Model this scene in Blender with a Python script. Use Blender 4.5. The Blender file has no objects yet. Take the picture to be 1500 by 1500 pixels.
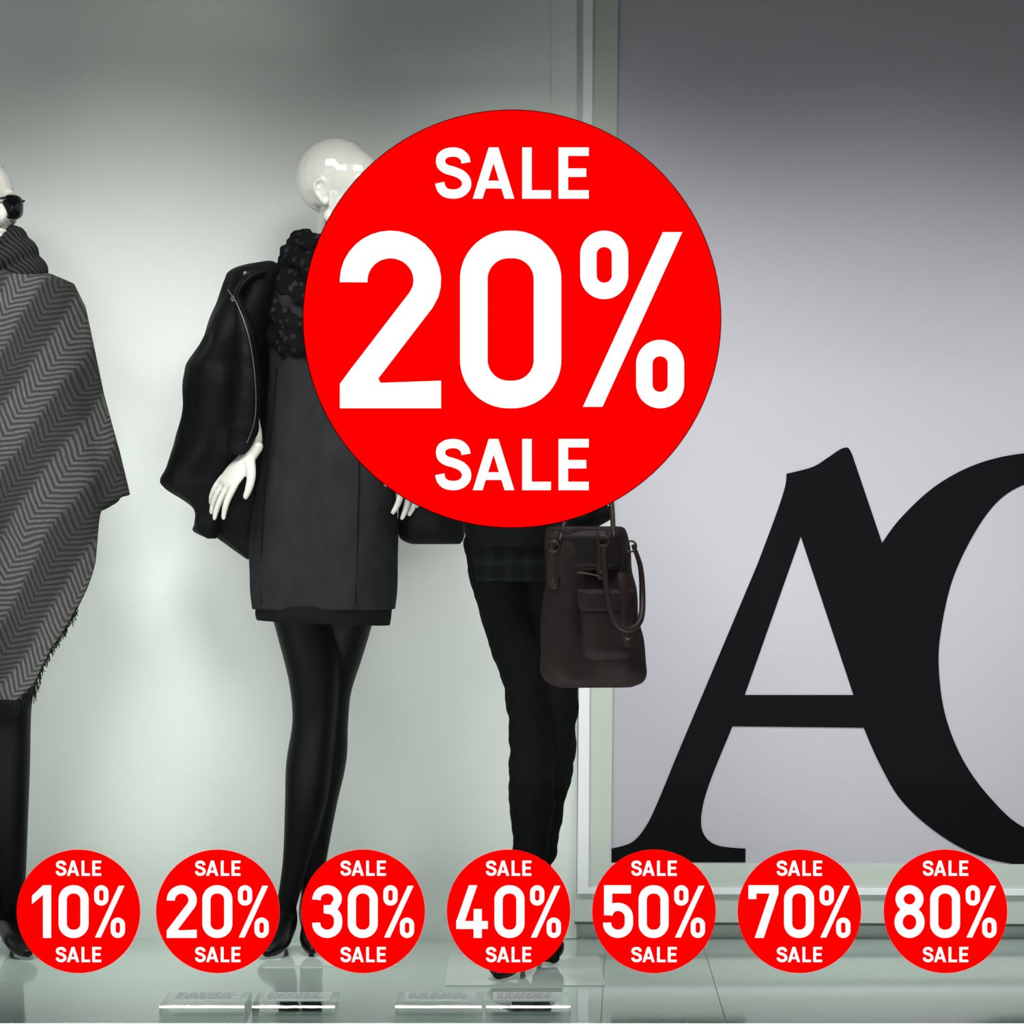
import bpy, bmesh, math, random
from mathutils import Vector, Matrix, noise
random.seed(4)
S = bpy.context.scene
H = 0.9776; F = 5360.0; CD = 8.0
def X(px, y): return (px-750)/F*(CD+y)
def Z(py, y): return H-(py-750)/F*(CD+y)
def W(px, py, y): return Vector((X(px, y), y, Z(py, y)))

# ---------------------------------------------------------------- materials
def lin(c):
    return tuple(((v/255)/12.92 if v/255 <= .04045 else ((v/255+.055)/1.055)**2.4) for v in c)+(1,)
class NT:
    def __init__(s, name):
        s.m = bpy.data.materials.new(name); s.m.use_nodes = True
        s.t = s.m.node_tree; s.b = s.t.nodes['Principled BSDF']
    def n(s, typ, **kw):
        n = s.t.nodes.new(typ)
        for k, v in kw.items(): setattr(n, k, v)
        return n
    def l(s, a, b): s.t.links.new(a, b)
    def math(s, op, a, b=None, c=None):
        n = s.n('ShaderNodeMath', operation=op)
        for i, v in enumerate((a, b, c)):
            if v is None: continue
            if isinstance(v, (int, float)): n.inputs[i].default_value = v
            else: s.l(v, n.inputs[i])
        return n.outputs[0]
    def mix(s, f, a, b):
        n = s.n('ShaderNodeMix', data_type='RGBA')
        for i, v in ((0, f), (6, a), (7, b)):
            if isinstance(v, (int, float, tuple)): n.inputs[i].default_value = v
            else: s.l(v, n.inputs[i])
        return n.outputs[2]
def mat(name, col, rough=.6, spec=.5, metal=0, bump=0, scale=200, var=0, vscale=8, coat=0, sheen=0, stretch=None):
    q = NT(name); b = q.b
    c = lin(col)
    b.inputs['Base Color'].default_value = c
    b.inputs['Roughness'].default_value = rough
    b.inputs['Specular IOR Level'].default_value = spec
    b.inputs['Metallic'].default_value = metal
    b.inputs['Coat Weight'].default_value = coat
    b.inputs['Sheen Weight'].default_value = sheen
    tc = q.n('ShaderNodeTexCoord'); src = tc.outputs['Object']
    if stretch:
        mp = q.n('ShaderNodeMapping'); mp.inputs['Scale'].default_value = stretch
        q.l(src, mp.inputs[0]); src = mp.outputs[0]
    if var:
        nz = q.n('ShaderNodeTexNoise'); nz.inputs['Scale'].default_value = vscale; nz.inputs['Detail'].default_value = 5
        q.l(src, nz.inputs['Vector'])
        d = tuple(v*(1-var) for v in c[:3])+(1,); u = tuple(min(1, v*(1+var)) for v in c[:3])+(1,)
        q.l(q.mix(nz.outputs[0], d, u), b.inputs['Base Color'])
    if bump:
        nz = q.n('ShaderNodeTexNoise'); nz.inputs['Scale'].default_value = scale; nz.inputs['Detail'].default_value = 3
        q.l(src, nz.inputs['Vector'])
        bp = q.n('ShaderNodeBump'); bp.inputs['Strength'].default_value = bump; bp.inputs['Distance'].default_value = .002
        q.l(nz.outputs[0], bp.inputs['Height']); q.l(bp.outputs[0], b.inputs['Normal'])
    return q.m

M_wall = mat('wall_paint', (230, 236, 231), .6, .2, var=.02, vscale=3)
M_floor = mat('gloss_floor', (170, 186, 178), .07, .5, var=.04, vscale=4)
M_ceil = mat('ceiling_paint', (45, 46, 46), .8)
M_side = mat('side_wall_flag_brown', (70, 58, 54), .8, .2)  # unseen right wall kept dark brown to darken the upper right
M_frame = mat('frame_paint', (204, 212, 203), .35, .5)
M_strip = mat('frame_aluminium', (250, 252, 255), .5, .6)
M_poster = mat('poster_print', (192, 190, 199), .4, .3, var=.015, vscale=4)
M_black = mat('poster_black', (9, 10, 12), .55, .08)
M_joint_shadow = mat('joint_shadow_grey', (110, 122, 116), .6)  # floor joints, and the painted shadow line under the plinth
M_skin = mat('mannequin_gloss_white', (205, 203, 196), .18, .5, coat=.4)
M_tights = mat('black_tights', (3, 3, 4), .45, .09, bump=.15, scale=900)
M_trouser = mat('black_trousers', (4, 4, 5), .75, .06, bump=.5, scale=120)
M_shoe = mat('black_shoe', (4, 4, 5), .35, .2)
M_jacket = mat('black_jacket', (3, 3, 4), .6, .12, bump=.6, scale=60)
M_dress = mat('charcoal_sweat_fabric', (36, 36, 38), .9, .08, bump=.5, scale=500, var=.45, vscale=35, stretch=(1, 1, .5))
M_rib = mat('ribbed_hem', (17, 17, 19), .9, .08, bump=.6, scale=400)
M_seam = mat('seam_thread', (12, 12, 14), .9, .1)
M_zip = mat('zip_metal', (110, 108, 102), .35, .5, metal=.8)
M_leather = mat('brown_leather', (28, 19, 18), .65, .15, bump=.9, scale=45, var=.6, vscale=14)
M_leather_d = mat('dark_leather', (17, 12, 12), .6, .15, bump=.6, scale=60, var=.4)
M_handle = mat('handle_leather', (35, 22, 21), .5, .2, bump=.3, scale=80, var=.3)
M_brass = mat('bag_hardware', (60, 54, 47), .4, .5, metal=.9)
M_lens = mat('dark_lens', (6, 6, 8), .1, .6)
M_card = mat('card_white', (215, 222, 220), .6)
M_ink = mat('card_ink', (120, 128, 128), .7)
M_stone = mat('pavement', (120, 120, 118), .9, var=.2, vscale=20)
M_metalf = mat('window_frame_metal', (60, 62, 64), .4, metal=.6)
M_neckscarf = mat('striped_neckerchief', (90, 92, 96), .6, bump=.3)
M_plate = mat('white_glass_plate', (192, 205, 197), .05, .5)
M_back = mat('sticker_backing', (190, 198, 194), .7, .2)

def glassy(name, tint, refl):
    q = NT(name); q.t.nodes.remove(q.b)
    out = [n for n in q.t.nodes if n.type == 'OUTPUT_MATERIAL'][0]
    tr = q.n('ShaderNodeBsdfTransparent'); tr.inputs[0].default_value = tint
    gl = q.n('ShaderNodeBsdfGlossy'); gl.inputs['Roughness'].default_value = .02
    fr = q.n('ShaderNodeFresnel'); fr.inputs[0].default_value = 1.35
    mx = q.n('ShaderNodeMixShader')
    q.l(q.math('MULTIPLY', fr.outputs[0], refl), mx.inputs[0]); q.l(tr.outputs[0], mx.inputs[1]); q.l(gl.outputs[0], mx.inputs[2])
    q.l(mx.outputs[0], out.inputs[0]); return q.m
M_glass = glassy('window_glass', (.99, .995, .99, 1), .25)
M_acryl = glassy('clear_acrylic', (.93, .97, .95, 1), .8)

def glow_vinyl(name, col, em):  # emission put into the vinyl in place of light falling on it
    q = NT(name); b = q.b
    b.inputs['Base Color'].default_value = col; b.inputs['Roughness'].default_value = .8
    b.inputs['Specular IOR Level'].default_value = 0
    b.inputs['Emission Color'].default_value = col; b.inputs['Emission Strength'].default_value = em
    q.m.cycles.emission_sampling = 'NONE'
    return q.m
M_red = glow_vinyl('red_vinyl_glow', (1, 0, 0, 1), .9)
M_white = glow_vinyl('white_vinyl_glow', (.95, .95, .95, 1), .95)
M_edge = mat('sticker_edge', (20, 0, 0), .8, 0)

q = NT('black_lace'); tc = q.n('ShaderNodeTexCoord'); v = q.n('ShaderNodeTexVoronoi'); v.inputs['Scale'].default_value = 55
q.l(tc.outputs['Object'], v.inputs['Vector'])
f = q.math('LESS_THAN', v.outputs['Distance'], .33)
q.l(q.mix(f, lin((4, 4, 5)), lin((27, 28, 32))), q.b.inputs['Base Color']); q.b.inputs['Roughness'].default_value = .9
q.b.inputs['Specular IOR Level'].default_value = .1
bp = q.n('ShaderNodeBump'); bp.inputs['Strength'].default_value = .8; bp.inputs['Distance'].default_value = .004
q.l(v.outputs['Distance'], bp.inputs['Height']); q.l(bp.outputs[0], q.b.inputs['Normal']); M_lace = q.m

# herringbone
q = NT('herringbone_wool'); tc = q.n('ShaderNodeTexCoord'); sp = q.n('ShaderNodeSeparateXYZ'); q.l(tc.outputs['Object'], sp.inputs[0])
x, z = sp.outputs[0], sp.outputs[2]
a = math.radians(30)
nw = q.n('ShaderNodeTexNoise'); nw.inputs['Scale'].default_value = 4; q.l(tc.outputs['Object'], nw.inputs['Vector'])
u = q.math('ADD', q.math('MULTIPLY', x, math.cos(a)), q.math('MULTIPLY', z, -math.sin(a)))
u = q.math('ADD', u, q.math('MULTIPLY', nw.outputs[0], .07))
vv = q.math('ADD', q.math('MULTIPLY', x, math.sin(a)), q.math('MULTIPLY', z, math.cos(a)))
nz = q.n('ShaderNodeTexNoise'); nz.inputs['Scale'].default_value = 20; q.l(tc.outputs['Object'], nz.inputs['Vector'])
vv = q.math('ADD', vv, q.math('MULTIPLY', nz.outputs[0], .008))
tri = q.math('PINGPONG', u, .038)
fr = q.math('FRACT', q.math('DIVIDE', q.math('ADD', vv, q.math('MULTIPLY', tri, .85)), .0140))
stripe = q.math('GREATER_THAN', q.math('MULTIPLY', q.math('PINGPONG', fr, .5), 2.0), .5)
band = q.math('MULTIPLY_ADD', q.math('SINE', q.math('MULTIPLY', u, 2*math.pi/.152)), 1.4, .5)
band = q.math('MINIMUM', q.math('MAXIMUM', band, 0.0), 1.0)
n3 = q.n('ShaderNodeTexNoise'); n3.inputs['Scale'].default_value = 160; q.l(tc.outputs['Object'], n3.inputs['Vector'])
sf = q.math('MULTIPLY', stripe, q.math('MULTIPLY_ADD', n3.outputs[0], .9, .35))
light = q.mix(band, lin((62, 62, 61)), lin((94, 94, 93)))
dark = q.mix(band, lin((40, 40, 40)), lin((54, 54, 54)))
q.l(q.mix(sf, dark, light), q.b.inputs['Base Color']); q.b.inputs['Roughness'].default_value = .95
q.b.inputs['Specular IOR Level'].default_value = .1
n2 = q.n('ShaderNodeTexNoise'); n2.inputs['Scale'].default_value = 500; q.l(tc.outputs['Object'], n2.inputs['Vector'])
bp = q.n('ShaderNodeBump'); bp.inputs['Strength'].default_value = .5; bp.inputs['Distance'].default_value = .002
q.l(n2.outputs[0], bp.inputs['Height']); q.l(bp.outputs[0], q.b.inputs['Normal']); M_herr = q.m
q = NT('rib_knit'); q.b.inputs['Roughness'].default_value = .95; q.b.inputs['Specular IOR Level'].default_value = .1
at = q.n('ShaderNodeTexCoord'); w = q.n('ShaderNodeTexWave'); w.inputs['Scale'].default_value = 32; w.inputs['Distortion'].default_value = 2
w.bands_direction = 'DIAGONAL'
q.l(at.outputs['Object'], w.inputs['Vector'])
q.l(q.mix(w.outputs[1], lin((24, 24, 25)), lin((56, 56, 56))), q.b.inputs['Base Color'])
bp = q.n('ShaderNodeBump'); bp.inputs['Strength'].default_value = 1; bp.inputs['Distance'].default_value = .005
q.l(w.outputs[1], bp.inputs['Height']); q.l(bp.outputs[0], q.b.inputs['Normal']); M_knit = q.m
q = NT('dark_plaid'); q.b.inputs['Roughness'].default_value = .9; q.b.inputs['Specular IOR Level'].default_value = .1
tc = q.n('ShaderNodeTexCoord'); sp = q.n('ShaderNodeSeparateXYZ'); q.l(tc.outputs['Object'], sp.inputs[0])
fx = q.math('GREATER_THAN', q.math('FRACT', q.math('MULTIPLY', sp.outputs[0], 25)), .6)
fz = q.math('GREATER_THAN', q.math('FRACT', q.math('MULTIPLY', sp.outputs[2], 25)), .6)
q.l(q.mix(q.math('MULTIPLY', q.math('ADD', fx, fz), .5), lin((5, 6, 6)), lin((15, 25, 22))), q.b.inputs['Base Color']); M_plaid = q.m

# ---------------------------------------------------------------- helpers
def finish(bm, name, m, parent=None, smooth=True, mods=None):
    me = bpy.data.meshes.new(name); bmesh.ops.recalc_face_normals(bm, faces=bm.faces)
    bm.to_mesh(me); bm.free()
    for p in me.polygons: p.use_smooth = smooth
    o = bpy.data.objects.new(name, me); S.collection.objects.link(o)
    if m: me.materials.append(m)
    if parent: o.parent = parent; o.matrix_parent_inverse = parent.matrix_world.inverted()
    return o
def empty(name, loc=(0, 0, 0)):
    e = bpy.data.objects.new(name, None); S.collection.objects.link(e); e.location = loc; e.empty_display_size = .05
    bpy.context.view_layer.update(); return e
def add_box(bm, x0, x1, y0, y1, z0, z1, bev=0):
    r = bmesh.ops.create_cube(bm, size=1)
    for v in r['verts']:
        v.co = Vector(((x0+x1)/2+v.co.x*(x1-x0), (y0+y1)/2+v.co.y*(y1-y0), (z0+z1)/2+v.co.z*(z1-z0)))
    if bev:
        es = list({e for v in r['verts'] for e in v.link_edges})
        bmesh.ops.bevel(bm, geom=es, offset=bev, segments=2, affect='EDGES')
def box(name, x0, x1, y0, y1, z0, z1, m, parent=None, bev=0):
    bm = bmesh.new(); add_box(bm, x0, x1, y0, y1, z0, z1, bev); return finish(bm, name, m, parent, False)
def cr(rows, k):
    out = []; n = len(rows)
    for i in range(n-1):
        p0 = rows[max(i-1, 0)]; p1 = rows[i]; p2 = rows[i+1]; p3 = rows[min(i+2, n-1)]
        for j in range(k):
            t = j/k
            out.append(tuple(.5*((2*b)+(-a+c)*t+(2*a-5*b+4*c-d)*t*t+(-a+3*b-3*c+d)*t**3) for a, b, c, d in zip(p0, p1, p2, p3)))
    out.append(tuple(rows[-1])); return out
def tube(bm, pts, rad, n=20, side=None, k=4, closed=False):
    rows = [tuple(p)+((r, r) if isinstance(r, (int, float)) else tuple(r)) for p, r in zip(pts, rad)]
    if k > 1:
        if closed:
            ext = [rows[-1]]+rows+[rows[0], rows[1]]
            rr = cr(ext, k); rows = rr[k:k+k*len(rows)]
        else: rows = cr(rows, k)
    P = [Vector(r[:3]) for r in rows]; R = [(max(r[3], .0004), max(r[4], .0004)) for r in rows]
    N = len(P); rings = []
    sd = Vector(side) if side else None
    prev = None
    def ring(c, t, a, b, s):
        s = (s-t*s.dot(t)).normalized(); w = t.cross(s)
        return [bm.verts.new(c+s*a*math.cos(2*math.pi*i/n)+w*b*math.sin(2*math.pi*i/n)) for i in range(n)]
    for i in range(N):
        if closed: t = (P[(i+1) % N]-P[i-1]).normalized()
        else: t = (P[min(i+1, N-1)]-P[max(i-1, 0)]).normalized()
        s = sd
        if s is None:
            if prev is None: prev = Vector((1, 0, 0)) if abs(t.x) < .8 else Vector((0, 1, 0))
            prev = (prev-t*prev.dot(t)).normalized(); s = prev
        elif abs(t.dot(s.normalized())) > .97: s = Vector((0, 1, 0)) if abs(t.y) < .8 else Vector((1, 0, 0))
        if i == 0 and not closed:
            for q_ in (.85, .55):
                sc = math.sqrt(1-q_*q_)
                rings.append(ring(P[0]-t*min(R[0])*q_, t, R[0][0]*sc, R[0][1]*sc, s))
        rings.append(ring(P[i], t, R[i][0], R[i][1], s))
        if i == N-1 and not closed:
            for q_ in (.55, .85):
                sc = math.sqrt(1-q_*q_)
                rings.append(ring(P[i]+t*min(R[i])*q_, t, R[i][0]*sc, R[i][1]*sc, s))
    m = len(rings)
    for i in range(m if closed else m-1):
        A = rings[i]; B = rings[(i+1) % m]
        for j in range(n):
            bm.faces.new((A[j], A[(j+1) % n], B[(j+1) % n], B[j]))
    if not closed:
        bm.faces.new(rings[0][::-1]); bm.faces.new(rings[-1])
def ell(bm, c, r, M=None):
    res = bmesh.ops.create_uvsphere(bm, u_segments=24, v_segments=16, radius=1)
    for v in res['verts']:
        p = Vector((v.co.x*r[0], v.co.y*r[1], v.co.z*r[2]))
        if M: p = M @ p
        v.co = p+Vector(c)
def remesh(o, vox, sm=3):
    m = o.modifiers.new('remesh', 'REMESH'); m.mode = 'VOXEL'; m.voxel_size = vox; m.use_smooth_shade = True
    if sm:
        s = o.modifiers.new('smooth', 'SMOOTH'); s.factor = .5; s.iterations = sm
def loft(name, rows, m, parent, n=72, k=6, fold=0, nf=7, ph=0, pw=2.0, ztilt=0, wrinkle=0, thick=0, cap=False):
    bm = bmesh.new(); rr = cr(rows, k); rings = []
    for i, (py, xl, xr, yc, ry) in enumerate(rr):
        t = i/(len(rr)-1)
        a = (X(xr, yc)-X(xl, yc))/2; cx = (X(xr, yc)+X(xl, yc))/2; z0 = Z(py, yc); R = []
        for j in range(n):
            th = 2*math.pi*j/n; c, s = math.cos(th), math.sin(th)
            ex = 2/pw
            px = math.copysign(abs(c)**ex, c); pyy = math.copysign(abs(s)**ex, s)
            f = 1+fold*t*math.sin(nf*th+ph+t*1.5)*abs(s)**.7
            p = Vector((cx+a*px*f, yc+ry*pyy*f, z0+ztilt*c*t))
            if wrinkle:
                d = noise.noise(Vector((p.x*9, p.y*9, p.z*5+ph)))*wrinkle + noise.noise(Vector((p.x*22, p.y*20, p.z*14+ph)))*wrinkle*.6
                p += Vector((c*d*.6, s*d, 0))
            R.append(bm.verts.new(p))
        rings.append(R)
    for i in range(len(rings)-1):
        for j in range(n):
            bm.faces.new((rings[i][j], rings[i][(j+1) % n], rings[i+1][(j+1) % n], rings[i+1][j]))
    if cap: bm.faces.new(rings[0]); bm.faces.new(rings[-1][::-1])
    o = finish(bm, name, m, parent)
    if thick:
        s = o.modifiers.new('thick', 'SOLIDIFY'); s.thickness = thick; s.offset = -1
    return o
def surf(rows, px, py, off=.003):
    rr = cr(rows, 8); r = min(rr, key=lambda r: abs(r[0]-py)); yc = r[3]
    t = (px-(r[1]+r[2])/2)/max(1, (r[2]-r[1])/2); t = max(-.98, min(.98, t))
    y = yc-r[4]*math.sqrt(1-t*t)-off
    return Vector((X(px, yc), y, Z(py, yc)))
def hand(bm, wrist, d, nrm, thumb=1, curl=.25, sc=1.0, spread=1.0):
    d = Vector(d).normalized(); nrm = Vector(nrm); nrm = (nrm-d*nrm.dot(d)).normalized(); s = d.cross(nrm)*thumb
    w = Vector(wrist)
    P = [w-d*.02*sc, w+d*.02*sc, w+d*.055*sc, w+d*.085*sc]
    tube(bm, P, [(.019*sc, .015*sc), (.026*sc, .014*sc), (.035*sc, .0125*sc), (.034*sc, .0095*sc)], side=s, k=3)
    for off, L, cv in ((.0275, .076, 1), (.0092, .086, .85), (-.0092, .080, 1.05), (-.0265, .064, 1.25)):
        p = w+d*.078*sc+s*off*sc; dd = (d+s*off*6*spread).normalized(); pts = [p]; ang = 0
        for f, seg in enumerate((.42, .32, .26)):
            ang += curl*cv*(1 if f else .6)
            dv = dd*math.cos(ang)+nrm*math.sin(ang); p = p+dv*L*seg*sc; pts.append(p.copy())
        tube(bm, pts, [.0082*sc, .0076*sc, .0068*sc, .0052*sc], n=14, k=3)
    p = w+d*.018*sc+s*.018*sc
    t1 = p+(d*.6+s*.7+nrm*.2).normalized()*.036*sc; t2 = t1+(d*.85+s*.45+nrm*.2).normalized()*.028*sc; t3 = t2+(d*.95+s*.2+nrm*.2).normalized()*.02*sc
    tube(bm, [p, t1, t2, t3], [.0135*sc, .0105*sc, .0088*sc, .0065*sc], n=14, k=3)
def head(bm, c, yaw):
    R = Matrix.Rotation(math.radians(yaw), 3, 'Z'); c = Vector(c)
    def E(p, r, rot=None):
        M = R @ rot if rot else R
        ell(bm, c+R @ Vector(p), r, M)
    def T(pts, rad, n=14): tube(bm, [c+R @ Vector(p) for p in pts], rad, n=n, k=4)
    E((0, .022, .038), (.077, .094, .087))
    E((0, -.005, .03), (.070, .088, .075))
    E((0, -.020, -.035), (.059, .068, .088))
    E((0, -.058, -.098), (.026, .024, .021))
    T([(-.05, .0, -.055), (-.044, -.03, -.082), (-.02, -.062, -.1), (.02, -.062, -.1), (.044, -.03, -.082), (.05, 0, -.055)], [.016, .016, .015, .015, .016, .016])
    T([(0, -.083, .02), (0, -.094, -.002), (0, -.106, -.022), (0, -.104, -.032)], [.007, .008, .0115, .009])
    E((.011, -.094, -.033), (.008, .009, .006)); E((-.011, -.094, -.033), (.008, .009, .006))
    E((0, -.086, -.058), (.023, .011, .0055)); E((0, -.085, -.068), (.018, .011, .007))
    for s in (-1, 1):
        E((s*.030, -.074, .004), (.017, .012, .009))
        T([(s*.008, -.083, .018), (s*.028, -.086, .026), (s*.05, -.072, .02)], [.006, .008, .005])
        E((s*.043, -.052, -.028), (.02, .02, .018))
        T([(s*.064, -.004, .0), (s*.070, -.004, .017), (s*.077, .008, .026), (s*.081, .019, .017), (s*.080, .018, .0), (s*.074, .009, -.016), (s*.067, .001, -.026), (s*.064, -.004, -.018)],
          [.0035, .0042, .0046, .0046, .0044, .005, .0058, .0035])
        T([(s*.070, .004, .014), (s*.073, .010, .006), (s*.071, .006, -.008)], [.0035, .004, .0035])
        E((s*.066, .008, -.002), (.005, .013, .020))

# ---------------------------------------------------------------- room shell
YW = .385; YF = -1.01
box('wall_back', -2.6, 2.6, YW, YW+.1, -.02, 2.52, M_wall)
box('wall_left', -2.7, -2.6, -1.15, YW+.1, -.02, 2.52, M_wall)
box('wall_right', 2.3, 2.7, -1.09, YW-.001, .0, 2.5, M_side)
box('floor', -2.7, 2.7, YF, YW+.1, -.12, 0, M_floor)
box('ceiling', -2.7, 2.7, -1.15, YW+.1, 2.5, 2.6, M_ceil)
bm = bmesh.new()
def seam(p, q_, w=.0009):
    a_ = Vector((p[0], p[1], .0006)); b_ = Vector((q_[0], q_[1], .0006)); d = (b_-a_).normalized(); s = Vector((-d.y, d.x, 0))*w
    bm.faces.new([bm.verts.new(v) for v in (a_-s, b_-s, b_+s, a_+s)])
seam((X(1030, .3), YW), (X(1064, -1), YF+.001)); seam((X(890, 0), .2), (X(880, -1), YF+.001))
finish(bm, 'trim_floor_joint', M_joint_shadow, None, False)
e = empty('window_1', (0, -1.1, 1.2))
box('glass_pane', -2.6, 2.6, -1.104, -1.096, .0, 2.05, M_glass, e)
box('light_block_fascia', -2.7, 2.7, -1.14, -1.06, 2.04, 2.5, M_metalf, e)  # unseen header, made deep to keep sky light off the upper wall
box('jamb_left', -2.7, -2.6, -1.14, -1.06, 0, 2.5, M_metalf, e)
box('jamb_right', 2.6, 2.7, -1.14, -1.0901, 0, 2.5, M_metalf, e)
box('sill', -2.75, 2.75, -1.2, -1.0901, -.08, -.002, M_metalf, e)
box('fill_strip_trough', -2.7, 2.7, -1.09, YF, -.12, -.03, M_frame, e)  # added below the floor edge to hold the unseen fill light
box('wall_front', -4, 4, -1.16, -1.02, -.5, -.12, M_stone)
box('ground', -8, 8, -14, -1.16, -.6, -.5, M_stone)
box('trim_1', X(808, YW-.01), X(846, YW-.01), YW-.014, YW+.001, 0, 2.5, M_wall, bev=.003)

# ---------------------------------------------------------------- poster display
yp = .355
pe = empty('framed_poster', (X(1300, yp), yp, 1.2))
def quad_prism(name, pts, y0, y1, m):
    bm = bmesh.new(); A = [bm.verts.new((X(a_, y0), y0, Z(b_, y0))) for a_, b_ in pts]; B = [bm.verts.new((v.co.x, y1, v.co.z)) for v in A]
    bm.faces.new(A); bm.faces.new(B[::-1])
    for i in range(len(A)): bm.faces.new((A[i], A[(i+1) % len(A)], B[(i+1) % len(A)], B[i]))
    return finish(bm, name, m, pe, False)
quad_prism('poster_sheet', [(900, -120), (2000, -120), (2000, 1268), (894, 1264)], yp, yp+.028, M_poster)
quad_prism('frame_side', [(867, -120), (906, -120), (895, 1264), (862, 1300)], yp-.006, yp+.029, M_frame)
quad_prism('frame_bottom', [(895, 1264), (2000, 1268), (2000, 1306), (862, 1300)], yp-.006, yp+.029, M_frame)
quad_prism('strip_side', [(856, -120), (869, -120), (862, 1300), (846, 1309)], yp-.012, yp+.029, M_strip)
quad_prism('strip_bottom', [(862, 1300), (2000, 1305), (2000, 1314), (846, 1309)], yp-.012, yp+.029, M_strip)
quad_prism('plinth', [(842, 1309), (2000, 1315), (2000, 1356), (842, 1350)], yp-.004, yp+.029, M_frame)
quad_prism('plinth_shadow_line', [(842, 1350), (2000, 1356), (2000, 1360), (842, 1354)], yp, yp+.029, M_joint_shadow)  # grey strip standing for the shadow line under the plinth
def segs(parts):
    out = []
    for kind, pts in parts:
        pp = cr(pts, 8) if kind == 'c' else pts
        for p in pp:
            if not out or (abs(out[-1][0]-p[0])+abs(out[-1][1]-p[1])) > .01: out.append(tuple(p))
    if abs(out[0][0]-out[-1][0])+abs(out[0][1]-out[-1][1]) < .01: out.pop()
    return out
outer = segs([('l', [(896, 1263), (896, 1243)]), ('c', [(896, 1243), (925, 1234), (945, 1212), (962, 1178), (990, 1110)]), ('l', [(1110, 825)]),
 ('c', [(1110, 825), (1138, 750), (1150, 712), (1152, 694)]), ('c', [(1152, 694), (1190, 684), (1213, 670), (1231, 658), (1242, 656), (1248, 665)]),
 ('l', [(1292, 795)]), ('c', [(1292, 795), (1320, 758), (1370, 712), (1430, 680), (1500, 664), (1580, 664), (1650, 685), (1700, 715)]),
 ('l', [(1700, 810), (1680, 810)]),
 ('c', [(1680, 810), (1650, 750), (1600, 712), (1550, 702), (1500, 710), (1460, 736), (1425, 785), (1395, 850), (1379, 920), (1375, 975), (1384, 1045), (1410, 1112), (1450, 1168), (1500, 1212), (1570, 1228), (1650, 1205), (1710, 1160)]),
 ('l', [(1725, 1175)]), ('c', [(1725, 1175), (1660, 1235), (1580, 1262), (1500, 1267), (1430, 1252), (1370, 1218), (1320, 1172), (1288, 1118), (1265, 1066)]),
 ('l', [(1073, 1064)]), ('c', [(1073, 1064), (1040, 1145), (1028, 1190), (1030, 1220), (1050, 1238), (1092, 1243)]), ('l', [(1092, 1263)])])
hole = [(1173, 786), (1250, 1018), (1091, 1018)]
cu = bpy.data.curves.new('poster_letters', 'CURVE'); cu.dimensions = '2D'; cu.fill_mode = 'BOTH'; cu.extrude = .0008
for loop in (outer, hole):
    sp = cu.splines.new('POLY'); sp.points.add(len(loop)-1); sp.use_cyclic_u = True
    for p, (a_, b_) in zip(sp.points, loop): p.co = (X(a_, yp), Z(b_, yp), 0, 1)
o = bpy.data.objects.new('poster_letters', cu); S.collection.objects.link(o); cu.materials.append(M_black)
o.rotation_euler = (math.pi/2, 0, 0); o.location = (0, yp-.0009, 0); o.parent = pe; o.matrix_parent_inverse = pe.matrix_world.inverted()

# ---------------------------------------------------------------- mannequin A (centre)
mA = empty('mannequin', (X(478, .1), .1, 0))
y0 = .11
bm = bmesh.new()
head(bm, W(502, 283, y0), 58)
tube(bm, [W(494, 325, y0+.01), W(488, 355, y0+.015), W(482, 392, y0+.02)], [.046, .044, .056])
tor = [(385, 440, 520, y0, .06), (402, 400, 560, y0, .07), (430, 392, 566, y0, .085), (520, 404, 556, y0, .095), (600, 414, 548, y0, .08), (700, 402, 562, y0, .095), (800, 396, 572, y0, .1), (850, 400, 560, y0, .09)]
def torso(bm, tor):
    rr = cr(tor, 5); n = 40; rings = []
    for (py, xl, xr, yc, ry) in rr:
        a_ = (X(xr, yc)-X(xl, yc))/2; cx = (X(xr, yc)+X(xl, yc))/2
        rings.append([bm.verts.new((cx+a_*math.cos(2*math.pi*j/n), yc+ry*math.sin(2*math.pi*j/n), Z(py, yc))) for j in range(n)])
    for i in range(len(rings)-1):
        for j in range(n): bm.faces.new((rings[i][j], rings[i][(j+1) % n], rings[i+1][(j+1) % n], rings[i+1][j]))
    bm.faces.new(rings[0][::-1]); bm.faces.new(rings[-1])
torso(bm, tor)
tube(bm, [W(400, 418, y0), W(375, 450, y0), W(350, 520, y0), W(350, 570, y0-.01), W(362, 610, .07), W(372, 640, .02), W(370, 657, 0)], [.04, .042, .034, .032, .026, .019, .0175])
hand(bm, W(367, 664, -.006), (-.60, -.10, -.78), (.62, .62, -.45), thumb=1, curl=.2)
tube(bm, [W(556, 418, y0), W(582, 450, y0), W(612, 530, y0), W(622, 580, y0-.01), W(612, 620, .05), W(600, 655, -.01)], [.04, .042, .036, .034, .03, .021])
hand(bm, W(598, 652, -.012), (.10, -.1, -.9), (-.6, .6, 0), thumb=-1, curl=.3)
o = finish(bm, 'body', M_skin, mA); remesh(o, .003, 3)
bm = bmesh.new()
def leg(bm, rows, toe=None):
    P = [W(c, py, y) for py, c, hw, y in rows]; R = [(hw*(CD+y)/F, hw*(CD+y)/F*1.08) for py, c, hw, y in rows]
    tube(bm, P, R, n=32, side=(1, 0, 0), k=5)
leg(bm, [(830, 440, 50, .1), (880, 442, 48, .1), (910, 447, 45, .1), (960, 458, 43, .1), (1010, 461, 36, .09), (1060, 460, 32, .085), (1120, 453, 34, .1), (1180, 447, 30, .11), (1260, 434, 20, .13), (1320, 421, 15, .14), (1345, 417, 15, .14)])
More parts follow.
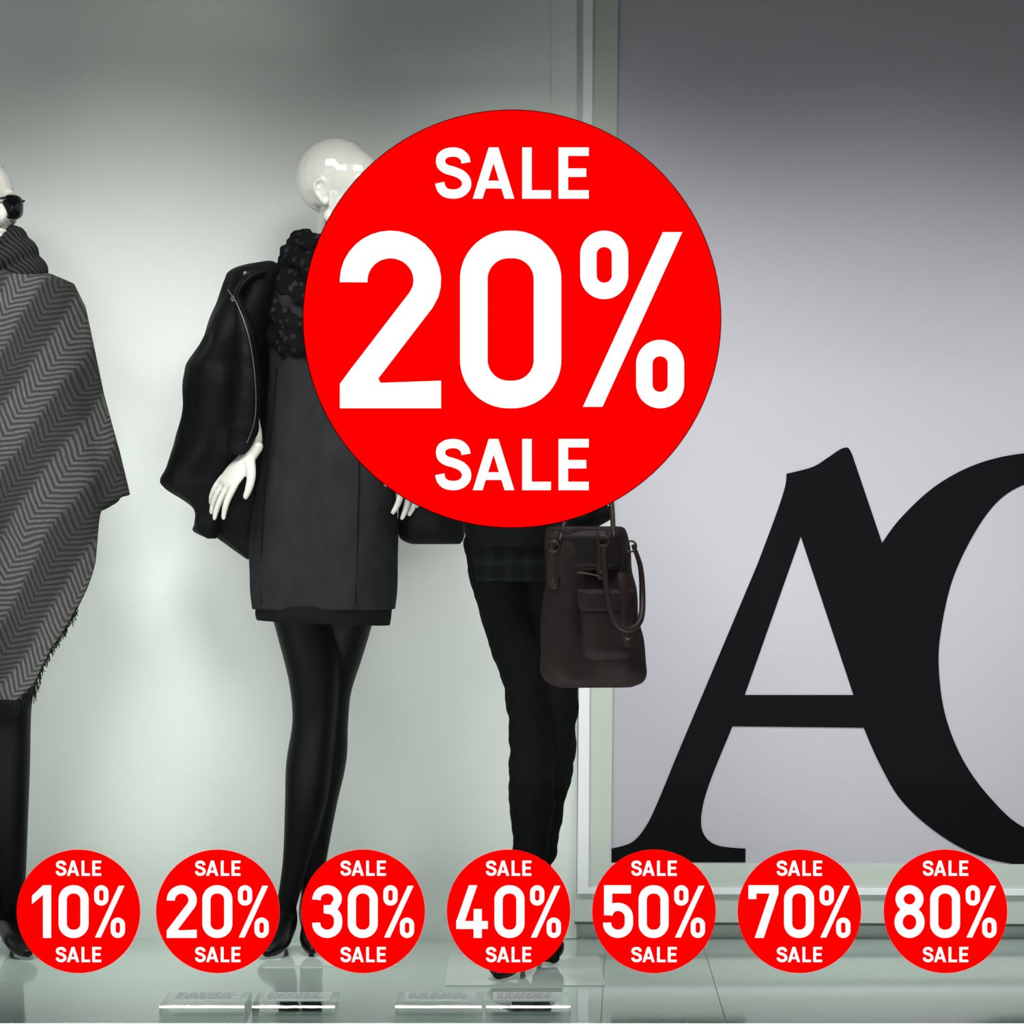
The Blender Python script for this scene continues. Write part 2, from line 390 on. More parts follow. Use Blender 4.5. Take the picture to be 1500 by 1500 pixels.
leg(bm, [(830, 506, 50, .13), (880, 504, 48, .13), (910, 500, 45, .13), (960, 488, 42, .14), (1010, 480, 35, .13), (1060, 478, 32, .13), (1110, 475, 33, .14), (1170, 464, 31, .15), (1250, 459, 21, .17), (1310, 456, 15, .18), (1335, 455, 15, .18)])
ell(bm, W(474, 820, .11), (.13, .1, .09))
o = finish(bm, 'tights', M_tights, mA); remesh(o, .004, 2)
def shoe(name, parent, ax, aY, az, tx, ty, w=.036, hx=0):
    bm = bmesh.new(); A = Vector((ax, aY, az)); T = Vector((tx, ty, 0))
    d = (T-Vector((ax, aY, 0)))
    tube(bm, [A+Vector((0, 0, .03)), A+Vector((0, .004, -.012)), A+d*.3+Vector((0, 0, -az*.40)), A+d*.62+Vector((0, 0, -az+.036)), A+d*.85+Vector((0, 0, -az+.024)), T+Vector((0, 0, .016))],
         [(.022, .022), (.027, .03), (w*.85, .03), (w, .024), (w*.8, .018), (w*.35, .010)], side=(1, 0, 0), n=28, k=5)
    hb = A+Vector((hx, .028, -.02))
    tube(bm, [hb, hb+Vector((0, .012, -.03)), Vector((hb.x, hb.y+.008, .03)), Vector((hb.x, hb.y+.006, .007))], [.022, .018, .008, .005], n=14)
    o = finish(bm, name, M_shoe, parent); remesh(o, .003, 2); return o
shoe('shoe_1', mA, X(418, .14), .14, Z(1340, .14), X(392, -.02), -.02)
shoe('shoe_2', mA, X(455, .18), .18, Z(1330, .18), X(457, .02), .02, .026)
dress = [(384, 448, 514, y0, .062), (396, 410, 552, y0, .078), (420, 392, 572, y0, .095), (470, 392, 575, y0-.005, .11), (520, 394, 575, y0-.01, .12), (600, 391, 573, y0-.01, .115), (700, 380, 579, y0-.01, .125), (780, 368, 583, y0-.01, .13), (850, 367, 582, y0-.01, .13), (892, 371, 579, y0-.01, .125)]
loft('sweater_dress', dress, M_dress, mA, fold=.02, nf=5, wrinkle=.008, thick=.004)
band = [(886, 374, 576, y0-.01, .122), (894, 374, 574, y0-.01, .124), (903, 374, 573, y0-.01, .124), (912, 376, 571, y0-.01, .12)]
loft('dress_hem_band', band, M_rib, mA, ztilt=-.006, thick=.005)
bm = bmesh.new()
for path in ([(532, 560), (530, 650), (528, 760), (524, 884)], [(408, 540), (398, 650), (388, 760), (386, 884)]):
    pts = [surf(dress, a_, b_, .004) for a_, b_ in path]
    tube(bm, pts, [.0016]*len(pts), n=8, k=8)
finish(bm, 'dress_seams', M_seam, mA)
jk = [(383, 385, 402, y0, .03), (388, 358, 408, y0, .06), (398, 334, 414, y0, .085), (412, 327, 412, y0, .095), (440, 318, 408, y0, .1), (470, 305, 398, y0, .105), (505, 294, 390, y0, .105), (530, 276, 386, y0, .1), (550, 273, 384, y0, .1), (600, 270, 382, y0, .095), (640, 258, 380, y0, .09), (660, 252, 372, y0+.01, .085), (685, 244, 352, y0+.02, .07), (703, 235, 336, y0+.03, .06), (716, 243, 330, y0+.03, .055), (745, 280, 328, y0+.03, .05), (765, 282, 326, y0+.03, .045), (778, 280, 324, y0+.03, .035), (789, 300, 318, y0+.03, .025)]
loft('jacket_sleeve', jk, M_jacket, mA, fold=.05, nf=6, wrinkle=.018, cap=True)
jb = [(395, 370, 440, y0+.05, .05), (450, 330, 440, y0+.07, .05), (600, 310, 440, y0+.08, .05), (720, 290, 430, y0+.08, .05), (770, 300, 420, y0+.08, .045), (800, 335, 400, y0+.08, .04), (819, 362, 380, y0+.08, .02)]
loft('jacket_back', jb, M_jacket, mA, fold=.04, nf=8, wrinkle=.01, cap=True)
jr = [(383, 552, 572, y0, .03), (392, 548, 606, y0, .06), (410, 545, 622, y0, .085), (470, 556, 650, y0, .1), (545, 568, 680, y0, .1), (610, 576, 690, y0, .095), (680, 582, 692, y0+.02, .08), (730, 582, 690, y0+.03, .07), (765, 583, 686, y0+.03, .06), (788, 588, 682, y0+.03, .04), (797, 604, 676, y0+.03, .02)]
loft('jacket_sleeve_far', jr, M_jacket, mA, fold=.05, nf=6, ph=2, wrinkle=.014, cap=True)
fl = [(350, 440, .012), (357, 480, .0), (361, 520, -.006), (362, 560, -.012), (360, 600, -.018), (356, 632, -.022), (348, 652, -.018)]
bm = bmesh.new()
tube(bm, [W(*p) for p in fl], [(.012, .012), (.020, .02), (.024, .024), (.027, .026), (.030, .027), (.032, .026), (.028, .02)], n=24, side=(1, 0, 0), k=6)
o = finish(bm, 'jacket_front_edge', M_jacket, mA)
d_ = o.modifiers.new('folds', 'DISPLACE'); tx0 = bpy.data.textures.new('jacket_folds', 'CLOUDS'); tx0.noise_scale = .04; d_.texture = tx0; d_.strength = .008
bm = bmesh.new()
zp = [(334, 425, -.012), (347, 445, -.012), (362, 485, -.026), (371, 530, -.034), (375, 585, -.042), (372, 620, -.048), (362, 648, -.046)]
tube(bm, [W(*p) for p in zp], [.0014]*len(zp), n=8, k=10)
ell(bm, surf(jk, 347, 442, .016), (.006, .004, .006)); ell(bm, surf(jk, 364, 405, .014), (.005, .004, .005))
finish(bm, 'jacket_zip', M_zip, mA)
bm = bmesh.new()
lp = [(392, 402), (368, 412), (352, 438), (366, 470), (384, 500)]
tube(bm, [surf(jk, a_, b_, .004) for a_, b_ in lp], [(.012, .006), (.02, .008), (.022, .008), (.016, .008), (.008, .005)], n=14, k=6)
finish(bm, 'jacket_lapel', M_jacket, mA)
def cowl(name, cx, yc, loops, m, parent, disp=0, vox=.005):
    bm = bmesh.new()
    for (py, A, B, drop, r, ph) in loops:
        pts = []; rad = []
        for i in range(20):
            t = 2*math.pi*i/20; f = max(0, math.sin(t))
            pts.append(Vector((X(cx, yc)+A*math.cos(t), yc-B*math.sin(t), Z(py, yc)-drop*f**1.5+.006*math.sin(3*t+ph))))
            rad.append(r*(1+.18*math.sin(4*t+ph)))
        tube(bm, pts, rad, n=16, k=3, closed=True)
    o = finish(bm, name, m, parent); remesh(o, vox, 3)
    if disp:
        tx = bpy.data.textures.new(name+'_crumple', 'CLOUDS'); tx.noise_scale = .035
        d = o.modifiers.new('crumple', 'DISPLACE'); d.texture = tx; d.strength = disp; d.mid_level = .5
    return o
cowl('scarf', 478, y0, [(348, .056, .066, .02, .020, 0), (375, .076, .08, .04, .028, 1), (405, .092, .10, .07, .030, 2), (440, .102, .115, .09, .032, 3), (475, .108, .12, .06, .028, 4), (362, .06, .07, .10, .03, 5)], M_lace, mA, disp=.035)
box('base_plate', X(478, 0)-.13, X(478, 0)+.16, -.14, .28, 0, .0025, M_plate, mA)

# ---------------------------------------------------------------- mannequin B (left, poncho)
mB = empty('mannequin', (X(-20, .1), .1, 0))
yb = .1
bm = bmesh.new(); hc = W(-30, 303, yb)
head(bm, hc, 36)
tube(bm, [W(-24, 340, yb+.01), W(-16, 375, yb+.01), W(-14, 420, yb+.02)], [.048, .046, .056])
torso(bm, [(400, -55, 25, yb, .05), (425, -110, 75, yb, .07), (470, -112, 78, yb, .09), (600, -85, 50, yb, .08), (720, -100, 65, yb, .095), (820, -105, 70, yb, .1), (860, -90, 55, yb, .09)])
tube(bm, [W(65, 440, yb), W(95, 480, yb), W(115, 580, yb), W(118, 640, yb-.02), W(95, 690, yb-.08)], [.04, .042, .035, .032, .022])
hand(bm, W(94, 692, yb-.082), (-.4, -.3, -.8), (-.6, .3, .1), thumb=1, curl=.4)
tube(bm, [W(-100, 440, yb), W(-130, 480, yb), W(-150, 580, yb), W(-150, 640, yb-.02), W(-140, 700, yb-.06)], [.04, .042, .035, .032, .022])
hand(bm, W(-140, 702, yb-.062), (.2, -.3, -.8), (.6, .3, .1), thumb=-1, curl=.4)
o = finish(bm, 'body', M_skin, mB); remesh(o, .003, 3)
bm = bmesh.new()
leg(bm, [(830, 22, 50, yb), (910, 20, 47, yb), (960, 18, 42, yb), (1020, 12, 36, yb), (1060, 11, 34, yb-.01), (1120, 10, 34, yb), (1200, 10, 31, yb+.01), (1280, 12, 26, yb+.03), (1345, 16, 18, yb+.05)])
leg(bm, [(830, -58, 50, yb), (910, -60, 47, yb), (960, -62, 42, yb), (1020, -64, 36, yb), (1060, -64, 33, yb-.01), (1120, -66, 34, yb), (1200, -66, 30, yb+.01), (1280, -66, 22, yb+.03), (1345, -68, 15, yb+.05)])
ell(bm, W(-18, 820, yb), (.13, .1, .09))
o = finish(bm, 'trousers', M_tights, mB); remesh(o, .004, 2)
shoe('shoe_1', mB, X(14, yb+.05), yb+.05, Z(1345, yb+.05), X(40, -.02), -.02)
shoe('shoe_2', mB, X(-68, yb+.05), yb+.05, Z(1345, yb+.05), X(-85, -.02), -.02)
prof = [(392, 58), (400, 92), (415, 128), (450, 145), (500, 155), (580, 170), (660, 190), (722, 203), (800, 208), (900, 215), (1030, 225)]
def R_at(py):
    for (a_, r1), (b_, r2) in zip(prof, prof[1:]):
        if py <= b_: return r1+(r2-r1)*(py-a_)/(b_-a_)
    return prof[-1][1]
hem = [(0, 722), (12, 728), (20, 738), (27, 748), (31, 770), (36, 822), (42, 858), (50, 900), (60, 950), (66, 1000), (72, 1022), (84, 1020), (96, 1012), (115, 930), (140, 850), (165, 760), (180, 722), (225, 760), (270, 790), (315, 750), (360, 722)]
def hem_at(d):
    for (a_, r1), (b_, r2) in zip(hem, hem[1:]):
        if d <= b_: return r1+(r2-r1)*(d-a_)/(b_-a_)
def ponch(th, py):
    c, s = math.cos(th), math.sin(th)
    R = R_at(py)*(CD+yb)/F; t = (py-392)/600
    f = 1+.06*t*math.sin(8*th+1)+.025*t*math.sin(13*th)
    rx, ry = R*f, R*f*.74
    return Vector((X(-20, yb)+rx*c, yb-ry*s+.0, Z(py, yb)))
bm = bmesh.new(); n = 180; m = 70; G = []
for i in range(n):
    th = 2*math.pi*i/n; hm = hem_at(360*i/n); G.append([bm.verts.new(ponch(th, 392+(hm-392)*(j/(m-1))**1.15)) for j in range(m)])
for i in range(n):
    for j in range(m-1): bm.faces.new((G[i][j], G[(i+1) % n][j], G[(i+1) % n][j+1], G[i][j+1]))
o = finish(bm, 'poncho', M_herr, mB); s_ = o.modifiers.new('t', 'SOLIDIFY'); s_.thickness = .006
bm = bmesh.new()
for i in range(330):
    d = 48+70*i/330+random.uniform(-.3, .3); th = math.radians(d); hm = hem_at(d); p = ponch(th, hm-3)
    L = random.uniform(.008, .016) if d < 64 else random.uniform(.018, .04)
    tube(bm, [p, p+Vector((random.uniform(-.004, .004), random.uniform(-.003, .003), -L*.5)), p+Vector((random.uniform(-.006, .006), 0, -L))], [.0014, .0012, .0008], n=6, k=2)
finish(bm, 'poncho_fringe', M_rib, mB)
cowl('poncho_collar', -16, yb, [(350, .064, .068, .010, .022, 0), (372, .082, .084, .022, .030, 0), (398, .098, .098, .042, .034, 0), (362, .062, .07, .05, .03, 0)], M_knit, mB, disp=.005)
bm = bmesh.new()
for k_ in range(4):
    pts = [Vector((X(-18, yb)+.05*math.cos(t), yb-.055*math.sin(t), Z(352+k_*12, yb)-.02*math.sin(t))) for t in [2*math.pi*i/14 for i in range(14)]]
    tube(bm, pts, [.006]*14, n=8, k=2, closed=True)
finish(bm, 'neckerchief', M_neckscarf, mB)
bm = bmesh.new(); R3 = Matrix.Rotation(math.radians(36), 3, 'Z')
def lens(bm, c, s):
    Rl = R3 @ Matrix.Rotation(math.radians(s*12), 3, 'Z'); n = 36; rings = []
    for (sc, dy) in ((.0, -.005), (.6, -.004), (.95, -.001), (1, .002), (.9, .005), (0.0, .005)):
        r = []
        for i in range(n):
            t = 2*math.pi*i/n; cx, sz = math.cos(t), math.sin(t)
            r.append(bm.verts.new(c+Rl @ Vector((.029*max(sc, .01)*math.copysign(abs(cx)**.65, cx), dy, .027*max(sc, .01)*math.copysign(abs(sz)**.7, sz)))))
        rings.append(r)
    for A, B in zip(rings, rings[1:]):
        for i in range(n): bm.faces.new((A[i], A[(i+1) % n], B[(i+1) % n], B[i]))
for s in (-1, 1):
    lens(bm, hc+R3 @ Vector((s*.033, -.096, -.005)), s)
    tube(bm, [hc+R3 @ Vector((s*.060, -.088, .010)), hc+R3 @ Vector((s*.074, -.05, .010)), hc+R3 @ Vector((s*.080, .0, .006))], [(.003, .006), (.0025, .006), (.0025, .003)], n=8, side=(0, 0, 1))
tube(bm, [hc+R3 @ Vector((-.01, -.104, .010)), hc+R3 @ Vector((0, -.112, .012)), hc+R3 @ Vector((.01, -.104, .010))], [.003]*3, n=8)
finish(bm, 'sunglasses', M_lens, mB)

# ---------------------------------------------------------------- mannequin C (with bag)
mC = empty('mannequin', (X(775, -.22), -.22, 0))
yc = -.22
bm = bmesh.new()
head(bm, W(775, 280, yc), 5)
tube(bm, [W(775, 320, yc+.015), W(775, 350, yc+.02), W(775, 395, yc+.02)], [.05, .05, .06])
torso(bm, [(390, 735, 815, yc, .06), (410, 690, 862, yc, .08), (440, 678, 874, yc, .1), (520, 690, 862, yc, .11), (620, 702, 850, yc, .09), (720, 698, 854, yc, .095), (810, 700, 850, yc, .095), (840, 705, 845, yc, .09)])
tube(bm, [W(866, 432, yc), W(885, 470, yc), W(897, 540, yc), W(900, 580, yc-.01), W(898, 625, yc-.07), W(890, 660, yc-.12)], [.042, .044, .037, .035, .03, .021])
hand(bm, W(888, 662, yc-.125), (-.1, -.2, -.95), (-.9, .2, 0), thumb=-1, curl=.85)
tube(bm, [W(686, 432, yc), W(665, 470, yc), W(650, 560, yc), W(648, 600, yc-.01), W(655, 660, yc-.07), W(665, 700, yc-.1)], [.042, .044, .037, .035, .03, .021])
hand(bm, W(665, 702, yc-.1), (.25, -.2, -.4), (.6, .3, .1), thumb=1, curl=.5, sc=.8)
o = finish(bm, 'body', M_skin, mC); remesh(o, .003, 3)
bm = bmesh.new()
leg(bm, [(790, 730, 50, yc), (850, 737, 48, yc), (900, 751, 46, yc), (960, 766, 42, yc-.01), (1010, 776, 37, yc-.02), (1060, 779, 34, yc-.02), (1150, 779, 34, yc-.01), (1210, 778, 30, yc), (1255, 775, 25, yc)])
leg(bm, [(790, 810, 54, yc), (850, 812, 52, yc), (900, 812, 48, yc), (960, 812, 42, yc), (1010, 812, 37, yc), (1080, 807, 36, yc+.03), (1150, 800, 33, yc+.06), (1210, 792, 28, yc+.08), (1250, 790, 24, yc+.09)])
ell(bm, W(768, 800, yc), (.128, .1, .08))
o = finish(bm, 'trousers', M_trouser, mC); remesh(o, .004, 1)
tx = bpy.data.textures.new('trouser_folds', 'CLOUDS'); tx.noise_scale = .05
d_ = o.modifiers.new('folds', 'DISPLACE'); d_.texture = tx; d_.strength = .014
bm = bmesh.new()
leg(bm, [(1240, 775, 18, yc), (1330, 768, 16, yc+.01), (1350, 766, 17, yc+.01)])
leg(bm, [(1240, 790, 18, yc+.09), (1320, 790, 16, yc+.12), (1335, 790, 16, yc+.13)])
o = finish(bm, 'ankles', M_tights, mC); remesh(o, .004, 1)
shoe('shoe_1', mC, X(766, yc+.01), yc+.01, Z(1362, yc+.01), X(730, -.40), -.40, .036)
shoe('shoe_2', mC, X(790, yc+.13), yc+.13, Z(1340, yc+.13), X(812, -.13), -.13, .036)
top = [(395, 725, 825, yc, .075), (412, 678, 874, yc, .1), (450, 664, 886, yc, .125), (540, 674, 876, yc, .13), (640, 682, 870, yc, .12), (740, 680, 874, yc, .12), (780, 680, 878, yc, .12), (797, 681, 878, yc, .12)]
loft('jacket', top, M_jacket, mC, fold=.03, nf=7, wrinkle=.012, thick=.006)
sh = [(770, 684, 862, yc, .112), (800, 684, 862, yc, .113), (830, 687, 862, yc, .113), (850, 692, 860, yc, .112)]
loft('plaid_shirt_hem', sh, M_plaid, mC, fold=.02, wrinkle=.005, thick=.003)
bm = bmesh.new()
tube(bm, [W(862, 425, yc), W(888, 470, yc), W(898, 540, yc), W(902, 580, yc-.01), W(899, 625, yc-.06), W(893, 655, yc-.1)], [.055, .058, .052, .05, .046, .04], n=24)
tube(bm, [W(690, 425, yc), W(662, 470, yc), W(647, 560, yc), W(645, 605, yc-.01), W(652, 650, yc-.06), W(662, 690, yc-.09)], [.055, .058, .052, .05, .046, .04], n=24)
finish(bm, 'jacket_sleeves', M_jacket, mC)
bm = bmesh.new()
tube(bm, [W(812, 758, yc-.1), W(850, 764, yc-.11), W(886, 752, yc-.1)], [.022, .024, .018], n=16)
finish(bm, 'jacket_flap', M_jacket, mC)
box('base_plate', X(765, -.2)-.16, X(765, -.2)+.17, -.46, .06, 0, .0025, M_plate, mC)

# ---------------------------------------------------------------- handbag
yh = -.43
hb = empty('leather_handbag', (X(870, yh), yh, Z(890, yh)))
bag = [(771, 808, 910, yh, .032), (776, 801, 917, yh, .040), (800, 799, 921, yh, .044), (835, 801, 924, yh, .046), (870, 799, 932, yh, .054), (920, 793, 941, yh, .064), (960, 789, 947, yh, .070), (985, 788, 949, yh, .070), (999, 795, 943, yh, .062), (1006, 812, 925, yh, .045)]
loft('bag_body', bag, M_leather, hb, pw=3.0, wrinkle=.022, cap=True)
bm = bmesh.new()
def on(px, py, off): 
    p = W(px, py, yh)
    rr = cr(bag, 8); r = min(rr, key=lambda r: abs(r[0]-py)); t = (px-(r[1]+r[2])/2)/((r[2]-r[1])/2); t = max(-.97, min(.97, t))
    return Vector((p.x, yh-r[4]*(1-abs(t)**3)**(1/3)-off, p.z))
def panel(bm, x0, x1, y0_, y1_, off, th, nx=10, ny=12, rnd=.25, skew=0):
    G = []
    for j in range(ny+1):
        row = []
        for i in range(nx+1):
            u_, v_ = i/nx, j/ny
            edge = min(u_, 1-u_, v_, 1-v_)
            o_ = off+th*min(1, edge/.12)
            inset = 0
            if v_ > 1-rnd: inset = (1-math.sqrt(max(0, 1-((v_-1+rnd)/rnd)**2)))*.18
            uu = inset+(1-2*inset)*u_
            row.append(bm.verts.new(on(x0+(x1-x0)*uu+skew*v_, y0_+(y1_-y0_)*v_, o_)))
        G.append(row)
    for j in range(ny):
        for i in range(nx): bm.faces.new((G[j][i], G[j][i+1], G[j+1][i+1], G[j+1][i]))
panel(bm, 848, 925, 880, 968, -.002, .022, skew=4)
panel(bm, 845, 928, 862, 896, .012, .012, rnd=.5)
finish(bm, 'front_pocket', M_leather, hb)
bm = bmesh.new()
panel(bm, 803, 916, 777, 834, .002, .010, rnd=.2)
finish(bm, 'top_flap', M_leather_d, hb)
bm = bmesh.new()
panel(bm, 802, 818, 778, 862, .008, .006, nx=4); panel(bm, 873, 890, 778, 850, .010, .006, nx=4); panel(bm, 903, 919, 838, 946, .020, .006, nx=4, skew=8)
finish(bm, 'straps', M_handle, hb)
bm = bmesh.new()
tube(bm, [on(846, 838, .014), on(862, 840, .016), on(880, 844, .016)], [.0016]*3, n=8)
for (px, py) in ((811, 800), (883, 792), (923, 800)):
    c = on(min(px, 915), py, .020); c.x = X(px, yh)
    pts = [c+Vector((.011*math.cos(t), 0, .011*math.sin(t))) for t in [2*math.pi*i/12 for i in range(12)]]
    tube(bm, pts, [.0022]*12, n=8, k=2, closed=True)
c = on(918, 930, .028); ell(bm, c, (.007, .004, .009)); ell(bm, on(810, 850, .014), (.004, .003, .004)); ell(bm, on(880, 838, .018), (.004, .003, .004))
finish(bm, 'hardware', M_brass, hb)
bm = bmesh.new()
hp = [on(883, 800, .018), on(886, 850, .03), on(892, 890, .04), on(905, 915, .045), on(922, 920, .044), on(934, 905, .04)+Vector((.004, 0, 0)), W(941, 870, yh-.04), W(938, 830, yh-.03), W(928, 800, yh-.03)]
tube(bm, hp, [.005, .0055, .006, .0065, .0065, .0065, .0065, .0055, .0045], n=14, k=6)
hp = [on(820, 790, .012), W(838, 730, yh+.02), W(862, 692, yh+.05), W(882, 690, yh+.05), W(894, 725, yh+.04), on(898, 785, .01)]
tube(bm, hp, [.005, .006, .0065, .0065, .006, .005], n=14, k=6)
finish(bm, 'handles', M_handle, hb)

# ---------------------------------------------------------------- floor price plates
for (xa, xb) in ((233, 358), (369, 491), (579, 706), (711, 836)):
    ya, yb_ = -.9, -.70
    xc0, xc1 = X(xa, ya), X(xb, ya)
    e = empty('price_card_holder', ((xc0+xc1)/2, (ya+yb_)/2, 0))
    box('acrylic_block', xc0, xc1, ya, yb_, .0005, .02, M_acryl, e, bev=.001)
    box('card', xc0+.014, xc1-.014, ya+.07, yb_-.012, .0205, .0215, M_card, e)
    bm = bmesh.new()
    for r in range(6):
        yy = yb_-.028-r*.016; xx = xc0+.022
        while xx < xc1-.04:
            L = random.uniform(.008, .022); add_box(bm, xx, xx+L, yy, yy+.002, .0216, .0219); xx += L+.004
    finish(bm, 'card_print', M_ink, e, False)

# ---------------------------------------------------------------- stickers
def arc(cx, cy, rx, ry, a0, a1, n=18):
    return [(cx+rx*math.cos(math.radians(a0+(a1-a0)*i/n)), cy+ry*math.sin(math.radians(a0+(a1-a0)*i/n))) for i in range(n+1)]
class G2:
    def __init__(s, bm, ox, oz, sc): s.bm = bm; s.ox = ox; s.oz = oz; s.sc = sc; s.k = 0
    def poly(s, pts):
        s.k += 1; y = -.0002-.00002*(s.k % 6)
        vs = [s.bm.verts.new((s.ox+p[0]*s.sc, y, s.oz+p[1]*s.sc)) for p in pts]; s.bm.faces.new(vs)
    def stroke(s, pts, w, closed=False):
        s.k += 1; y = -.0002-.00002*(s.k % 6); P = [Vector(p) for p in pts]
        Q = [P[0]]
        for p in P[1:]:
            if (p-Q[-1]).length > 1e-4: Q.append(p)
        if closed and (Q[0]-Q[-1]).length < 1e-4: Q.pop()
        P = Q; N = len(P); L = []; Rr = []
        for i in range(N):
            a_ = P[i-1] if (i or closed) else None; b_ = P[(i+1) % N] if (i < N-1 or closed) else None
            d1 = (P[i]-a_).normalized() if a_ is not None else None; d2 = (b_-P[i]).normalized() if b_ is not None else None
            if d1 is None: d1 = d2
            if d2 is None: d2 = d1
            n1 = Vector((-d1.y, d1.x)); n2 = Vector((-d2.y, d2.x)); mm = (n1+n2).normalized(); l = w/2/max(.4, mm.dot(n1))
            for sgn, lst in ((1, L), (-1, Rr)):
                q_ = P[i]+mm*l*sgn; lst.append(s.bm.verts.new((s.ox+q_.x*s.sc, y, s.oz+q_.y*s.sc)))
        for i in range(N if closed else N-1):
            j = (i+1) % N; s.bm.faces.new((L[i], Rr[i], Rr[j], L[j]))
s_ = .155; h_ = s_/2; D = .57
def rrect(x0, y0_, x1, y1_, r):
    return arc(x1-r, y1_-r, r, r, 0, 90)+arc(x0+r, y1_-r, r, r, 90, 180)+arc(x0+r, y0_+r, r, r, 180, 270)+arc(x1-r, y0_+r, r, r, 270, 360)
def glyph(g, ch, ox):
    def T(pts): return [(p[0]+ox, p[1]) for p in pts]
    st = lambda pts, w=s_, c=False: g.stroke(T(pts), w, c); po = lambda pts: g.poly(T(pts))
    if ch == '0': st(rrect(h_, h_, D-h_, 1-h_, .195), c=True); return D
    if ch == '1': po([(.21, 0), (.365, 0), (.365, 1), (.21, 1)]); po([(.0, .80), (.0, .64), (.21, .82), (.21, 1)]); return .40
    if ch == '2':
        st([(h_, .71)]+arc(.285, .72, .2075, .2025, 178, -18)+[(.458, .61), (.40, .535), (.105, .15)]); po([(0, 0), (D, 0), (D, s_), (0, s_-.02)]); po([(0, 0), (.3, 0), (.2, .2), (.0425, .195), (0, .137)]); return D
    if ch == '3':
        st([(h_, .73), (h_, .74)]+arc(.285, .745, .2, .1775, 178, -40)+arc(.30, .655, .16, .11, -45, -90, 6)+[(.22, .545)])
        st([(.22, .545), (.29, .545)]+arc(.29, .345, .2025, .19, 88, 0, 8)+[(.4925, .28)]+arc(.285, .275, .2075, .1975, 0, -178)+[(h_, .29)]); return D
    if ch == '4': po([(.24, 1), (.40, 1), (.165, .32), (0, .32), (0, .31)]); po([(0, .17), (.60, .17), (.60, .32), (0, .32)]); po([(.33, 0), (.485, 0), (.485, .55), (.33, .55)]); return .62
    if ch == '5':
        po([(.02, .845), (.53, .845), (.53, 1), (.02, 1)]); po([(.02, .43), (.17, .43), (.175, .9), (.02, .9)])
        st([(.10, .455), (.16, .55), (.22, .585)]+arc(.285, .39, .2075, .2, 90, 0, 10)+[(.4925, .28)]+arc(.285, .275, .2075, .1975, 0, -178)+[(h_, .29)]); return D
    if ch == '7': po([(0, .845), (D, .845), (D, 1), (0, 1)]); po([(D, .845), (.41, .86), (.12, 0), (.29, 0)]); po([(0, .74), (.15, .74), (.15, .85), (0, .85)]); return D
    if ch == '8': st(arc(.285, .74, .188, .1825, 0, 360, 40), c=True); st(arc(.285, .30, .2075, .2225, 0, 360, 40), c=True); return D
    if ch == '%':
        w = .092
        st(rrect(w/2, .615+w/2, .27-w/2, 1-w/2, .088), w, True); st(rrect(.315+w/2, w/2, .585-w/2, .385-w/2, .088), w, True)
        po([(.015, .008), (.125, .008), (.575, .992), (.465, .992)]); return .585
def sale(g, ox, oz, sc):
    gg = G2(g.bm, ox, oz, sc); gg.k = 3
    S_ = cr([(.60, .70), (.575, .80), (.48, .885), (.35, .91), (.21, .885), (.115, .80), (.12, .66), (.22, .575), (.37, .53), (.52, .46), (.605, .35), (.60, .22), (.50, .12), (.36, .09), (.21, .115), (.12, .20), (.09, .31)], 4)
    gg.stroke(S_, .18)
    a0 = .735
    gg.poly([(a0, 0), (a0+.19, 0), (a0+.50, 1), (a0+.31, 1)]); gg.poly([(a0+.31, 1), (a0+.50, 1), (a0+.81, 0), (a0+.62, 0)]); gg.poly([(a0+.2, .2), (a0+.6, .2), (a0+.56, .35), (a0+.25, .35)])
    l0 = 1.70; gg.poly([(l0, 0), (l0+.185, 0), (l0+.185, 1), (l0, 1)]); gg.poly([(l0, 0), (l0+.56, 0), (l0+.56, .165), (l0, .165)])
    e0 = 2.41; gg.poly([(e0, 0), (e0+.185, 0), (e0+.185, 1), (e0, 1)])
    for zz, ww in ((0, .59), (.425, .54), (.835, .59)): gg.poly([(e0, zz), (e0+ww, zz), (e0+ww, zz+.165), (e0, zz+.165)])
ys = -1.106
def sticker(px, py, rpx, txt, outline=False):
    k_ = (CD+ys)/F; c = Vector((X(px, ys), ys, Z(py, ys))); e = empty('sale_sticker', c); R = rpx*k_; u_ = rpx/305.5*k_
    def disc(name, r, ya, yb_, m):
        bm = bmesh.new(); n = 128
        A = [bm.verts.new((r*math.cos(2*math.pi*i/n), ya, r*math.sin(2*math.pi*i/n))) for i in range(n)]
        B = [bm.verts.new((v.co.x, yb_, v.co.z)) for v in A]
        bm.faces.new(A); bk = bm.faces.new(B[::-1]); bk.material_index = 1
        for i in range(n):
            sf_ = bm.faces.new((A[i], A[(i+1) % n], B[(i+1) % n], B[i])); sf_.material_index = 1 if m is M_red else 0
        o = finish(bm, name, m, None, False); o.data.materials.append(M_back); o.parent = e; return o
    if outline: disc('outline', R+.0016, .0004, .0010, M_edge)
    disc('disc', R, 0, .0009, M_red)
    bm = bmesh.new(); x_ = 0
    hgt = 260*u_
    ws = {'0': D, '1': .40, '%': .585, '4': .62}
    tot = sum(ws.get(ch, D) for ch in txt)+.107*(len(txt)-1)
    g = G2(bm, -tot*hgt/2, -131*u_, hgt)
    for ch in txt: x_ += glyph(g, ch, x_)+.107
    sale(g, -112.5*u_, (467-291)*u_, 75*u_); sale(g, -112.5*u_, (467-718)*u_, 75*u_)
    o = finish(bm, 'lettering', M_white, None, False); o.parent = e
    o.location = (0, -.0002, 0)
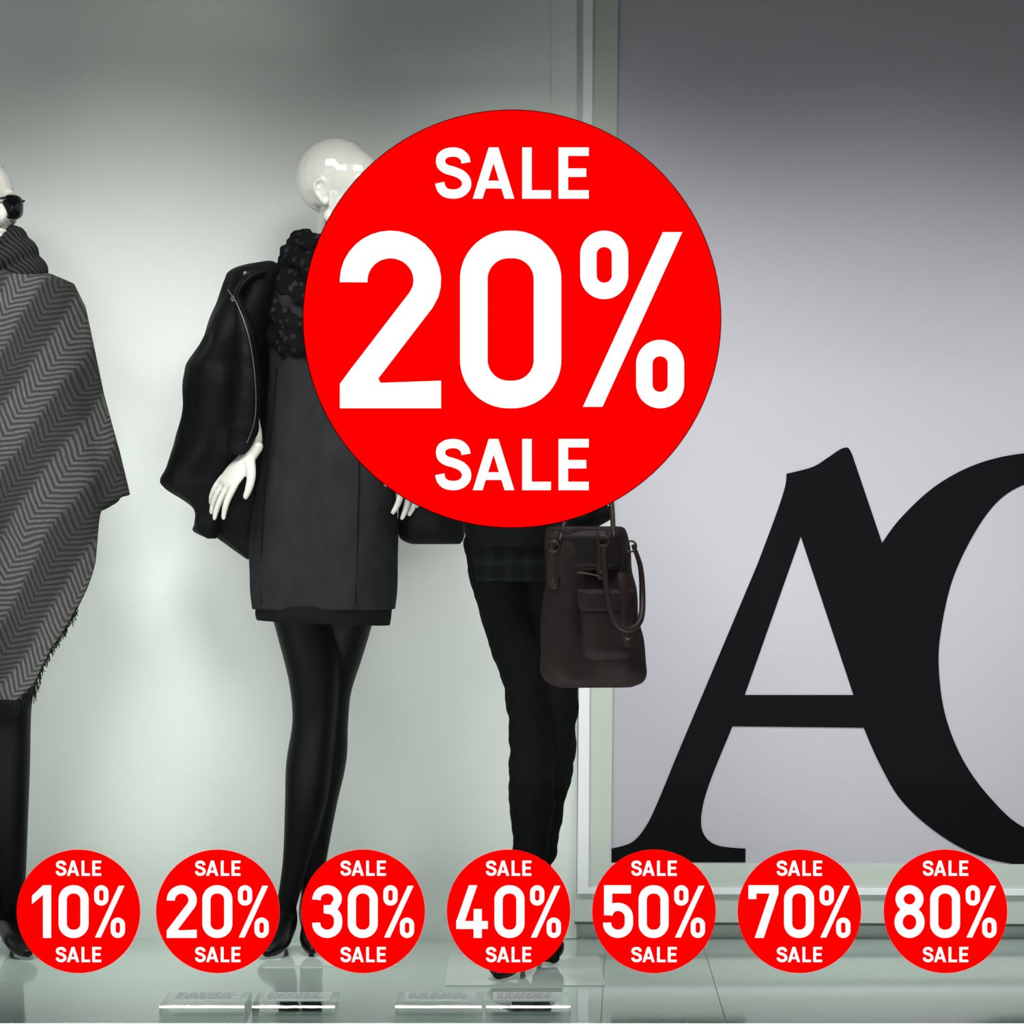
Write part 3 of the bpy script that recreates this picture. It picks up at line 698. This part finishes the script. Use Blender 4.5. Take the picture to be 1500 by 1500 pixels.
sticker(750, 467, 305.5, '20%', True)
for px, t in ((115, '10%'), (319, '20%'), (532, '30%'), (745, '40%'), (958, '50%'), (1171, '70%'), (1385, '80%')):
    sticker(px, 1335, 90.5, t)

# ---------------------------------------------------------------- lights
def spot(x, y, z, tx_, ty_, tz_, power, ang, rad, col=(1, 1, 1)):
    L = bpy.data.lights.new('added_spot', 'SPOT'); L.energy = power; L.spot_size = math.radians(ang); L.spot_blend = 1; L.shadow_soft_size = rad; L.color = col  # unseen spots added to brighten the lower wall, leaving its top dark
    o = bpy.data.objects.new('added_spot', L); S.collection.objects.link(o); o.location = (x, y, z)
    o.rotation_euler = (Vector((tx_, ty_, tz_))-Vector((x, y, z))).to_track_quat('-Z', 'Y').to_euler()
for x_ in (-1.7, -.85, 0):
    spot(x_, -.85, 2.4, x_, .38, .45, 142, 84, .3, (1, 1, .985))
for x_, p_ in ((.85, 105), (1.7, 95)):
    spot(x_, -.85, 2.4, x_, .38, .35, p_, 81, .3, (1, .99, 1))
def strip(x0, x1, power, col):
    L = bpy.data.lights.new('fill_strip', 'AREA'); L.shape = 'RECTANGLE'; L.size = x1-x0; L.size_y = .03; L.energy = power; L.color = col  # added unseen uplight, fills the wall and softens shadows
    o = bpy.data.objects.new('fill_strip', L); S.collection.objects.link(o); o.location = ((x0+x1)/2, -1.06, -.012)
    o.rotation_euler = Vector((0, 1, .75)).to_track_quat('-Z', 'Y').to_euler()
strip(-2.5, .35, 26, (1, 1, .98)); strip(.4, 1.6, 5.5, (1, .99, .98))
w = bpy.data.worlds.new('street_sky'); S.world = w; w.use_nodes = True
bg = w.node_tree.nodes['Background']; bg.inputs[0].default_value = (.95, 1, .98, 1); bg.inputs[1].default_value = .24

cam = bpy.data.cameras.new('camera'); co = bpy.data.objects.new('camera', cam); S.collection.objects.link(co)
cam.sensor_width = 36; cam.lens = F/1500*36; co.location = (0, -CD, H); co.rotation_euler = (math.pi/2, 0, 0); S.camera = co
S.view_settings.view_transform = 'Standard'
